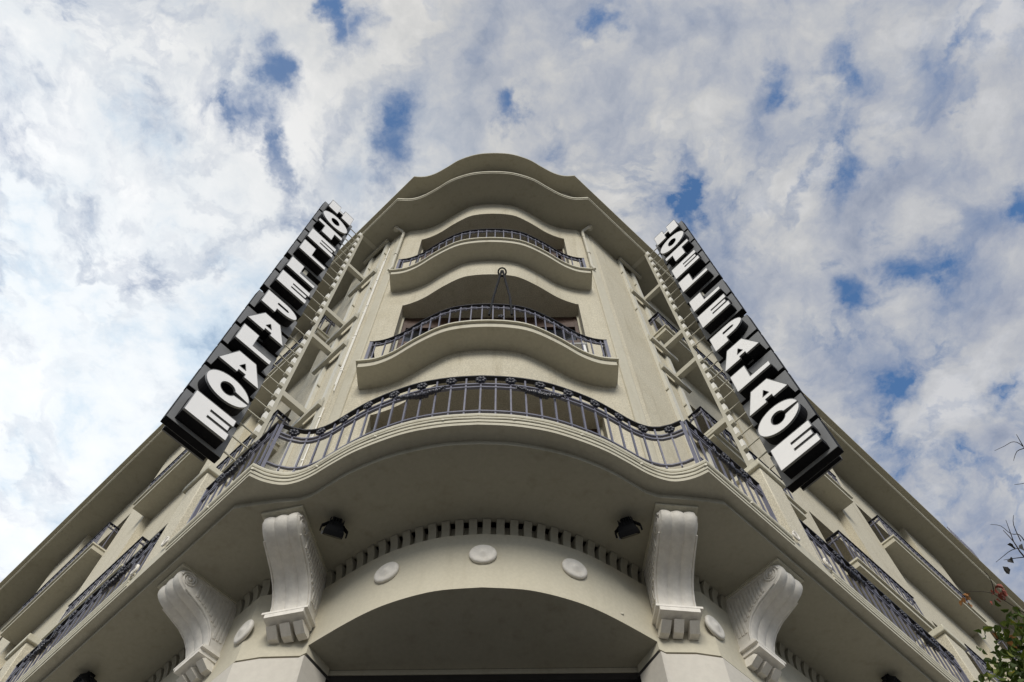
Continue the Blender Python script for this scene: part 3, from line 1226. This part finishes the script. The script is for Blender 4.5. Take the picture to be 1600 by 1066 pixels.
for hb, txt in ((8.46, 'curved railing with wave ornament and wire hoop on the middle rounded balcony'), (11.51, 'curved railing of the topmost rounded balcony under the cornice')):
    half = [(x, y) for (x, y) in offset(bow_half, .225) if x < 1.36]
    half[0] = (0, half[0][1])
    pth = mirror_full(half + [(1.372, half[-1][1])])
    ye = half[-1][1]
    full = [(-1.372, 4.27)] + pth + [(1.372, 4.27)]
    railing(full, Z(hb) + .17, Z(hb) + .755, txt, GR, posts=(False, False), step=.122)
    # heavy end posts stand at the corners
    root = [o_ for o_ in scene.objects if o_.get('label') == txt][0]
    pm = bar_mesh('post', .62, .036, 'iron_paint')
    for sx in (-1, 1):
        place(pm, 'post', root, (sx * 1.372, ye), (1, 0), Z(hb) + .12)

names2 = ['first', 'second', 'third', 'fourth']
for sd, wn in ((1, 'right'), (-1, 'left')):
    for hb, lst, fl in ((8.46, W2, 'second floor'), (11.51, W3, 'third floor')):
        for k, (s0, s1) in enumerate(lst[:3]):
            pth = [W(s0 + .03, -2.10, 1), W(s0 + .03, -1.86, 1), W(s1 - .03, -1.86, 1), W(s1 - .03, -2.10, 1)]
            if sd < 0:
                pth = [(-x, y) for x, y in reversed(pth)]
            railing(pth, Z(hb) + .15, Z(hb) + .74, 'straight %s railing on the %s wing, %s balcony counted from the corner' % (fl, wn, names2[k]), GR, posts=(False, False), step=.125, bw=.015)

# ------------------------------------------------------------------ wire hoop on the middle balcony
hp = thing('flag_hoop', 'black wire hoop on two splayed rods above the middle balcony railing', 'flag holder')
mb = MB()
ring = [(.165 + .050 * math.cos(a), 3.60 + .045 * math.sin(a), Z(10.33) - .028 * math.sin(a)) for a in [k * 2 * math.pi / 20 for k in range(21)]]
mb.tube(ring, .011, 6)
obj('ring', mb, hp, 'lamp_black', 60)
for x0 in (.02, .275):
    mb = MB()
    mb.tube([(x0, 3.61, Z(8.9)), (x0 + (.165 - x0) * .3 + (.015 if x0 > .1 else 0), 3.605, Z(9.45)), (.165 + (.008 if x0 > .1 else -.008), 3.575, Z(10.30))], .0145, 6)
    obj('rod', mb, hp, 'lamp_black', 60)
mb = MB()
for k in range(5):
    a = k * 1.256
    mb.sphere((.15 + .022 * math.cos(a), 3.585, Z(8.80) + .022 * math.sin(a)), .015, 6, 4)
mb.sphere((.15, 3.58, Z(8.80)), .014, 6, 4)
obj('flower', mb, hp, 'iron_dark', 60)

# white chair just visible behind the bars
ch = thing('balcony_chair', 'white rounded plastic chair half hidden behind the middle balcony railing', 'chair')
mb = MB()
bk = []
cx, cy, cz = .95, 4.27, 8.59
for k in range(9):
    a = math.pi * (k / 8)
    bk.append((cx + .19 * math.cos(a), cy + .05 * math.sin(a), a))
vs_, fs_ = [], []
for j in range(7):
    for k in range(9):
        x, y, a = bk[k]
        top = .42 + .52 * math.sin(a) ** .6
        vs_.append((x, y - .02, Z(cz) + .40 + (top - .40) * j / 6))
for j in range(6):
    for k in range(8):
        q = j * 9 + k
        fs_.append((q, q + 1, q + 10, q + 9))
mb.add(vs_, fs_)
o = obj('backrest', mb, ch, 'plastic_white', 60)
o.modifiers.new('solid', 'SOLIDIFY').thickness = .012
mb = MB()
mb.box((cx, cy - .12, Z(cz) + .40), .19, .15, .012)
bevelled(obj('seat', mb, ch, 'plastic_white'), .01, 2)
for lx in (-.16, .16):
    for ly in (-.24, .0):
        mb = MB()
        mb.bar((cx + lx, cy + ly, Z(cz)), (cx + lx * .95, cy + ly, Z(cz) + .39), .03)
        obj('leg', mb, ch, 'plastic_white')


# ------------------------------------------------------------------ floodlights
def floodlight(p, face, label):
    root = thing('floodlight', label, 'floodlight', 'floodlights under the long balcony')
    f = Vector((face[0], face[1], 0)).normalized()
    r = Vector((-f.y, f.x, 0))
    dn = (Vector((0, 0, -1)) * .72 + f * .70).normalized()
    up = r.cross(dn)
    c = Vector((p[0], p[1], Z(5.248)))
    mb = MB()
    mb.box((p[0], p[1], Z(5.337)), .035, .035, .008, f, r)
    for s in (-1, 1):
        mb.bar(Vector((p[0], p[1], Z(5.333))) + r * (s * .03), c + r * (s * .098), .012, .025, f)
        mb.bar(c + r * (s * .098), c + r * (s * .098) + dn * .04, .012, .025, f)
    obj('bracket', mb, root, 'lamp_black', 0)
    mb = MB()
    hw, hh = .075, .056
    b0 = [c + r * (sx * hw * .6) + up * (sy * hh * .62) - dn * .055 for sx, sy in ((-1, -1), (1, -1), (1, 1), (-1, 1))]
    b1 = [c + r * (sx * hw) + up * (sy * hh) + dn * .02 for sx, sy in ((-1, -1), (1, -1), (1, 1), (-1, 1))]
    b2 = [c + r * (sx * hw) + up * (sy * hh) + dn * .05 for sx, sy in ((-1, -1), (1, -1), (1, 1), (-1, 1))]
    vs_ = b0 + b1 + b2
    fs_ = [(3, 2, 1, 0)]
    for q in (0, 4):
        for k in range(4):
            k2 = (k + 1) % 4
            fs_.append((q + k, q + k2, q + 4 + k2, q + 4 + k))
    fs_.append((8, 9, 10, 11))
    mb.add(vs_, fs_)
    obj('housing', mb, root, 'lamp_black', 0)
    mb = MB()
    for k in range(6):
        mb.box(c + r * ((k - 2.5) * .02) - dn * .05, .003, .05, .022, r, up, dn)
    obj('cooling_fin', mb, root, 'lamp_black', 0)
    mb = MB()
    mb.box(c + dn * .052, hw * .84, hh * .8, .003, r, up, dn)
    obj('pane', mb, root, 'glass_dark', 0)
    mb = MB()
    mb.box(c + dn * .048 + r * (hw + .006), .006, .012, .012, r, up, dn)
    obj('clip', mb, root, 'alu_grey', 0)


floodlight((-1.075, 3.83), (-.35, .9), 'black floodlight under the balcony beside the left front scroll corbel')
floodlight((1.10, 3.85), (.35, .9), 'black floodlight under the balcony beside the right front scroll corbel')
floodlight(W(6.17, -1.67, 1), (-.5, .5), 'black floodlight far along the right wing soffit at the bottom edge')
floodlight(W(6.0, -1.67, -1), (.5, .5), 'black floodlight far along the left wing soffit at the bottom edge')

# ------------------------------------------------------------------ HOTEL LE PALACE signs
def ell(cx, cy, rx, ry, a0=0, a1=360, n=28):
    return [(cx + rx * math.cos(R(a0 + (a1 - a0) * k / n)), cy + ry * math.sin(R(a0 + (a1 - a0) * k / n))) for k in range(n + (0 if a1 - a0 == 360 else 1))]


# outlines in a 1 x 1 box; first loop is the outside, the rest are holes
GLYPH = {
    'H': [[(0, 0), (.40, 0), (.40, .40), (.60, .40), (.60, 0), (1, 0), (1, 1), (.60, 1), (.60, .56), (.40, .56), (.40, 1), (0, 1)]],
    'O': [ell(.5, .5, .53, .53), ell(.5, .5, .17, .24)],
    'T': [[(.28, 0), (.70, 0), (.70, .72), (1, .72), (1, 1), (0, 1), (0, .72), (.28, .72)]],
    'E': [[(0, 0), (1, 0), (1, .30), (.44, .30), (.44, .40), (.94, .40), (.94, .60), (.44, .60), (.44, .70), (1, .70), (1, 1), (0, 1)]],
    'L': [[(0, 0), (1, 0), (1, .24), (.44, .24), (.44, 1), (0, 1)]],
    'P': [[(0, 0), (.44, 0), (.44, .30)] + [(.55, .30)] + ell(.60, .65, .42, .35, -90, 90, 16) + [(0, 1)], [(.40, .60), (.72, .60), (.76, .65), (.72, .71), (.40, .71)]],
    'A': [[(-.04, 0), (.46, 0), (.46, .16), (.66, .16), (.66, 0), (1.06, 0), (.74, 1), (.26, 1)], [(.44, .34), (.62, .34), (.53, .62)]],
    'C': [ell(.5, .5, .54, .52, 4, 356, 36) + ell(.5, .5, .19, .25, 340, 20, 20)],
}


def glyph_mesh(ch, w, h, depth):
    cu = bpy.data.curves.new('letter_' + ch, 'CURVE')
    cu.dimensions = '2D'
    cu.fill_mode = 'BOTH'
    cu.extrude = depth / 2
    for loop in GLYPH[ch]:
        sp = cu.splines.new('POLY')
        sp.points.add(len(loop) - 1)
        for q, (x, y) in zip(sp.points, loop):
            q.co = ((x - .5) * w, (y - .5) * h, 0, 1)
        sp.use_cyclic_u = True
    tmp = bpy.data.objects.new('tmp', cu)
    C.objects.link(tmp)
    dg = bpy.context.evaluated_depsgraph_get()
    me = bpy.data.meshes.new_from_object(tmp.evaluated_get(dg))
    bpy.data.objects.remove(tmp)
    bpy.data.curves.remove(cu)
    me.name = 'letter'
    me.materials.clear()
    for mname in ('letter_side', 'letter_face', 'letter_trim'):
        me.materials.append(MATS[mname])
    for pl in me.polygons:
        pl.material_index = 1 if abs(pl.normal.z) > .9 and pl.center.z > 0 else 0
        pl.use_smooth = False
    return me


def trim_mesh(ch, w, h, depth):
    """thin metal edge round the face"""
    mb = MB()
    for loop in GLYPH[ch]:
        n = len(loop)
        area = sum(loop[i][0] * loop[(i + 1) % n][1] - loop[(i + 1) % n][0] * loop[i][1] for i in range(n))
        sg = 1 if area > 0 else -1
        pts = [Vector(((x - .5) * w, (y - .5) * h)) for x, y in loop]
        for i in range(n):
            a, b_ = pts[i], pts[(i + 1) % n]
            d = (b_ - a)
            if d.length < 1e-5:
                continue
            d.normalize()
            nn = Vector((d.y, -d.x)) * sg * .004
            z0, z1 = depth / 2 - .022, depth / 2 + .003
            A, B = a + nn, b_ + nn
            mb.quad((A.x, A.y, z0), (B.x, B.y, z0), (B.x, B.y, z1), (A.x, A.y, z1))
            mb.quad((A.x, A.y, z1), (B.x, B.y, z1), (b_.x, b_.y, z1), (a.x, a.y, z1))
    return mb.mesh('trim', 'letter_trim', 0)


# panel heights measured up the blade: (letter, bottom, top)
CELLS = []
for word, h0, h1 in (('PALACE', 6.92, 10.22), ('LE', 10.43, 11.57), ('HOTEL', 11.76, 14.62)):
    n_ = len(word)
    for k, ch_ in enumerate(reversed(word)):
        CELLS.append((ch_, h0 + (h1 - h0) * k / n_, h0 + (h1 - h0) * (k + 1) / n_, k == 0, word == 'HOTEL'))
LW, LD = .475, .15
GM = {}
for ch_, up_ in set((c[0], c[4]) for c in CELLS):
    hh = (.395 if up_ else .365) + (.045 if ch_ in 'OC' else 0)
    GM[ch_, up_] = (glyph_mesh(ch_, LW, hh, LD), trim_mesh(ch_, LW, hh, LD))


def blade_sign(sd, S, arm_s, posts, label):
    root = thing('blade_sign', label, 'sign', 'vertical hotel signs on the two wings')
    al, ou = WA(sd)
    # reading direction on the face turned to the corner
    fz = -al                              # face normal (towards the corner / viewer)
    fx = Vector((0, 0, 1)).cross(fz)      # to the reader's right
    for (ch_, h0, h1, lowest, up_) in CELLS:
        mb = MB()
        g0 = h0 + (.0 if lowest else .07)
        al_, ou_ = al, ou
        d0, d1 = -1.385, -.755
        c = Vector((*W(S + .042, (d0 + d1) / 2, sd), Z((g0 + h1) / 2)))
        mb.box(c, .042, (d1 - d0) / 2, (h1 - g0) / 2, al, ou)
        pn = obj('panel', mb, root, 'letter_side', 0)
        mb = MB()
        for s_ in (S - .003, S + .087):
            wbox(mb, s_ - .003, s_ + .003, d0 + .004, d1 - .004, Z(g0) + .004, Z(h1) - .004, sd)
        obj('panel_face', mb, pn, 'panel_grey', 0)
        hm = h0 + (.27 if up_ else .235)
        for back_, s_ in ((False, S - LD / 2), (True, S + .084 + LD * .33)):
            zax = fz if not back_ else -fz
            xax = Vector((0, 0, 1)).cross(zax)
            mt = Matrix((xax, Vector((0, 0, 1)), zax)).transposed().to_4x4()
            mt.translation = Vector((*W(s_, -1.065, sd), Z(hm)))
            o = obj('letter', GM[ch_, up_][0], root)
            o.matrix_world = mt if not back_ else mt @ Matrix.Diagonal((1, 1, .66, 1))
            o2 = obj('trim', GM[ch_, up_][1], o)
    # dark spine that the panels are bolted to
    for (h0, h1) in ((6.95, 10.2), (10.45, 11.55), (11.78, 14.6)):
        mb = MB()
        c = Vector((*W(S + .042, -1.07, sd), Z((h0 + h1) / 2)))
        mb.box(c, .018, .16, (h1 - h0) / 2, al, ou)
        obj('spine', mb, root, 'letter_side', 0)
    mb = MB()
    wbox(mb, S + .012, S + .05, -1.16, -1.10, Z(10.1), Z(11.85), sd)
    obj('connector', mb, root, 'bracket_paint', 0)
    # mounting strip
    mb = MB()
    wbox(mb, S - .028, S + .028, -1.635, -1.595, Z(7.45), Z(14.66), sd)
    obj('mounting_strip', mb, root, 'bracket_paint', 0)
    tm = MB()
    tm.box((0, 0, 0), .026, .020, .062, al, ou)
    tme = tm.mesh('insulator', 'tab_white', 0)
    km = MB()
    km.box((0, 0, 0), .027, .024, .030, al, ou)
    kme = km.mesh('clamp', 'bracket_paint', 0)
    bmr = MB()
    bmr.bar(Vector((0, 0, 0)) + ou * .0, ou * .20, .013, .013)
    rme = bmr.mesh('strut', 'bracket_paint', 0)
    for (ch_, h0, h1, lowest, up_) in CELLS:
        for q in (.22, .74):
            hz = h0 + (h1 - h0) * q
            if hz < 7.5:
                o = obj('strut', rme, root)
                o.location = (*W(S, -1.575, sd), Z(hz))
                continue
            o = obj('strut', rme, root)
            o.location = (*W(S, -1.575, sd), Z(hz))
            o = obj('insulator', tme, root)
            o.location = (*W(S, -1.574, sd), Z(hz + .10))
            o = obj('clamp', kme, root)
            o.location = (*W(S, -1.571, sd), Z(hz - .0))
    # arms, wall posts and cross members
    for hz in (14.66, 13.02, 11.13, 10.2, 8.56):
        mb = MB()
        wbox(mb, S - .036, S + .036, -1.985, -1.635, Z(hz) - .055, Z(hz) + .045, sd)
        obj('arm', mb, root, 'bracket_paint', 0)
        mb = MB()
        wbox(mb, posts[0] - .05, posts[1] + .17, -2.0, -1.95, Z(hz) - .16, Z(hz) - .06, sd)
        wbox(mb, posts[0] - .05, posts[1] + .17, -2.0, -1.985, Z(hz) - .06, Z(hz) + .03, sd)
        obj('cross_member', mb, root, 'bracket_paint', 0)
    for s_ in posts:
        mb = MB()
        wbox(mb, s_ - .036, s_ + .036, -2.048, -2.002, Z(5.75), Z(14.58), sd)
        obj('wall_post', mb, root, 'post_paint', 0)
        for hz in (13.9, 12.2, 9.5):
            mb = MB()
            wbox(mb, s_ - .052, s_ - .036, -2.048, -2.005, Z(hz) - .016, Z(hz) + .016, sd)
            obj('bolt', mb, root, 'bracket_paint', 0)
    return root


blade_sign(1, 5.27, 5.27, (4.99, 5.32), 'black and white vertical sign reading HOTEL LE PALACE on the right wing')
blade_sign(-1, 4.71, 4.71, (4.46, 4.86), 'black and white vertical sign reading HOTEL LE PALACE on the left wing')

# ------------------------------------------------------------------ small comb-like grille on the roof edge
gr = thing('roof_grille', 'thin metal comb grille on the roof edge of the right wing', 'grille')
for s0 in (17.05, 17.65):
    mb = MB()
    for k in range(6):
        q = W(s0 + k * .09, -1.74, 1)
        mb.bar((*q, Z(17.25)), (*q, Z(17.62)), .018)
    for zz in (17.27, 17.61):
        mb.bar((*W(s0 - .01, -1.74, 1), Z(zz)), (*W(s0 + .46, -1.74, 1), Z(zz)), .016)
    obj('grille_panel', mb, gr, 'iron_paint', 0)

# ------------------------------------------------------------------ tree at the lower right
tree = thing('street_tree', 'leafy street tree with bare twigs entering the lower right corner', 'tree')
rt = random.Random(11)
mb = MB()
mb.tube([(4.55, 2.95, .1), (4.5, 3.0, 1.2), (4.42, 3.12, 2.4), (4.35, 3.3, 3.6), (4.1, 3.58, 4.5), (3.8, 3.78, 5.1)], [.13, .11, .10, .085, .06, .035], 10)
obj('trunk', mb, tree, 'bark', 60)


def limb(pts, r0, r1, name='branch', mat='bark'):
    mb_ = MB()
    n_ = len(pts)
    cp_ = catmull(pts, 3)
    mb_.tube(cp_, [r0 + (r1 - r0) * i / (len(cp_) - 1) for i in range(len(cp_))], 5)
    return obj(name, mb_, tree, mat, 60)


limb([(4.2, 3.5, 4.6), (3.85, 3.8, 5.1), (3.6, 3.95, 5.5), (3.42, 3.98, 5.8)], .035, .008)
limb([(4.3, 3.4, 4.2), (4.5, 3.9, 4.9), (4.6, 4.2, 5.5)], .04, .01)
limb([(4.35, 3.3, 3.6), (4.7, 2.9, 4.5), (4.9, 2.7, 5.4)], .045, .01)
limb([(4.05, 3.62, 5.3), (3.8, 3.62, 5.75), (3.62, 3.55, 6.0), (3.54, 3.52, 6.07), (3.50, 3.46, 6.14), (3.46, 3.42, 6.21)], .010, .002)
tw = 'twig'
for pts in ([(3.55, 3.52, 6.06), (3.49, 3.56, 6.095), (3.44, 3.575, 6.10)], [(3.60, 3.54, 6.03), (3.55, 3.49, 6.10), (3.49, 3.51, 6.12), (3.43, 3.57, 6.115), (3.40, 3.60, 6.11)],
            [(3.58, 3.47, 6.13), (3.54, 3.42, 6.16), (3.50, 3.43, 6.185), (3.45, 3.40, 6.23), (3.40, 3.41, 6.26)],
            [(3.50, 3.46, 6.14), (3.49, 3.41, 6.19), (3.48, 3.36, 6.24)], [(3.54, 3.45, 6.13), (3.52, 3.38, 6.21), (3.53, 3.33, 6.25)],
            [(3.9, 3.3, 5.9), (3.72, 3.05, 6.3), (3.61, 2.93, 6.43), (3.56, 2.91, 6.48), (3.51, 2.95, 6.49), (3.46, 2.99, 6.50)],
            [(3.61, 2.93, 6.43), (3.57, 2.96, 6.44), (3.55, 3.02, 6.42)], [(3.60, 2.92, 6.44), (3.57, 2.86, 6.49)], [(3.72, 3.05, 6.3), (3.62, 3.13, 6.33), (3.55, 3.16, 6.35)],
            [(3.62, 3.80, 5.72), (3.48, 3.80, 5.88), (3.37, 3.77, 6.0), (3.29, 3.78, 6.04), (3.21, 3.81, 6.07)], [(3.37, 3.77, 6.0), (3.36, 3.70, 6.05), (3.33, 3.66, 6.1)],
            [(3.55, 3.9, 5.7), (3.42, 4.05, 5.72), (3.28, 4.15, 5.71), (3.2, 4.2, 5.71)]):
    limb(pts, .0036, .0013, tw, 'twig_dark')


def leaf(mb_, c, L, w_, d, nrm):
    d = Vector(d).normalized()
    nrm = Vector(nrm).normalized()
    s = d.cross(nrm)
    if s.length < .05:
        s = d.cross(Vector((.3, .5, .8)))
    s.normalize()
    u = s.cross(d)
    c = Vector(c)
    fold = u * (w_ * .35)
    pts = [c, c + d * (L * .28) + s * (w_ * .42) + fold, c + d * (L * .62) + s * (w_ * .46) + fold, c + d * L - u * L * .08,
           c + d * (L * .62) - s * (w_ * .46) + fold, c + d * (L * .28) - s * (w_ * .42) + fold, c + d * (L * .45)]
    mb_.add(pts, [(0, 1, 6), (1, 2, 6), (2, 3, 6), (3, 4, 6), (4, 5, 6), (5, 0, 6)])


def rdir():
    return Vector((rt.gauss(0, 1), rt.gauss(0, 1), rt.gauss(0, .8) - .35))


# crown: leaf clusters through an uneven volume
crown = MB()
cl = []
for k in range(110):
    v = Vector((rt.gauss(0, 1), rt.gauss(0, 1), rt.gauss(0, 1)))
    v.normalize()
    r_ = rt.uniform(.25, 1.0) ** .5
    c = Vector((3.57 + v.x * .30 * r_, 3.98 + v.y * .34 * r_, 5.50 + v.z * .33 * r_))
    if c.x * CS - c.y * SN < -1.05:
        continue
    cl.append(c)
for c in cl:
    for q in range(rt.randint(12, 22)):
        p = c + Vector((rt.gauss(0, .09), rt.gauss(0, .09), rt.gauss(0, .08)))
        leaf(crown, p, rt.uniform(.045, .075), rt.uniform(.026, .040), rdir(), rdir())
o = obj('crown', crown, tree, 'leaf_green', 0)
o['kind'] = 'stuff'
# leaves at the edge that can be told apart
lm_ = []
for mat in ('leaf_green', 'leaf_dry', 'leaf_red', 'leaf_black'):
    mb = MB()
    leaf(mb, (0, 0, 0), .066, .042, (1, 0, 0), (0, 0, 1))
    lm_.append(mb.mesh('leaf', mat, 0))
edge_pts = [(3.31, 3.95, 5.87), (3.35, 3.98, 5.82), (3.39, 3.89, 5.86), (3.28, 4.15, 5.71), (3.22, 4.2, 5.71), (3.44, 3.95, 5.78), (3.37, 4.04, 5.76), (3.40, 3.96, 5.80), (3.34, 3.93, 5.84),
            (3.46, 3.86, 5.84), (3.42, 3.88, 5.85), (3.36, 4.10, 5.70), (3.31, 4.12, 5.70), (3.43, 3.99, 5.74), (3.48, 3.90, 5.80), (3.30, 3.98, 5.86), (3.38, 4.0, 5.8), (3.44, 3.83, 5.89), (3.41, 4.06, 5.70), (3.26, 4.17, 5.70)]
for k, p in enumerate(edge_pts * 2):
    q = Vector(p) + Vector((rt.gauss(0, .022), rt.gauss(0, .02), rt.gauss(0, .02)))
    o = obj('leaf', lm_[0 if k % 9 else 1], tree)
    o.location = q
    o.rotation_euler = (rt.uniform(-.6, .6), rt.uniform(-.2, .9), rt.uniform(0, 6.28))
for k in range(16):
    q = Vector((3.385, 3.755, 5.99)) + Vector((rt.gauss(0, .024), rt.gauss(0, .022), rt.gauss(0, .024)))
    o = obj('leaf', lm_[2], tree)
    o.location = q
    o.scale = (.65, .65, .65)
    o.rotation_euler = (rt.uniform(-1, 1), rt.uniform(0, 1.4), rt.uniform(0, 6.28))
for k in range(7):
    q = Vector((3.215, 3.835, 6.05)) + Vector((rt.gauss(0, .02), rt.gauss(0, .016), rt.gauss(0, .01)))
    o = obj('leaf', lm_[1], tree)
    o.location = q
    o.scale = (.7, .7, .7)
    o.rotation_euler = (rt.uniform(-1, 1), rt.uniform(0, 1.4), rt.uniform(0, 6.28))
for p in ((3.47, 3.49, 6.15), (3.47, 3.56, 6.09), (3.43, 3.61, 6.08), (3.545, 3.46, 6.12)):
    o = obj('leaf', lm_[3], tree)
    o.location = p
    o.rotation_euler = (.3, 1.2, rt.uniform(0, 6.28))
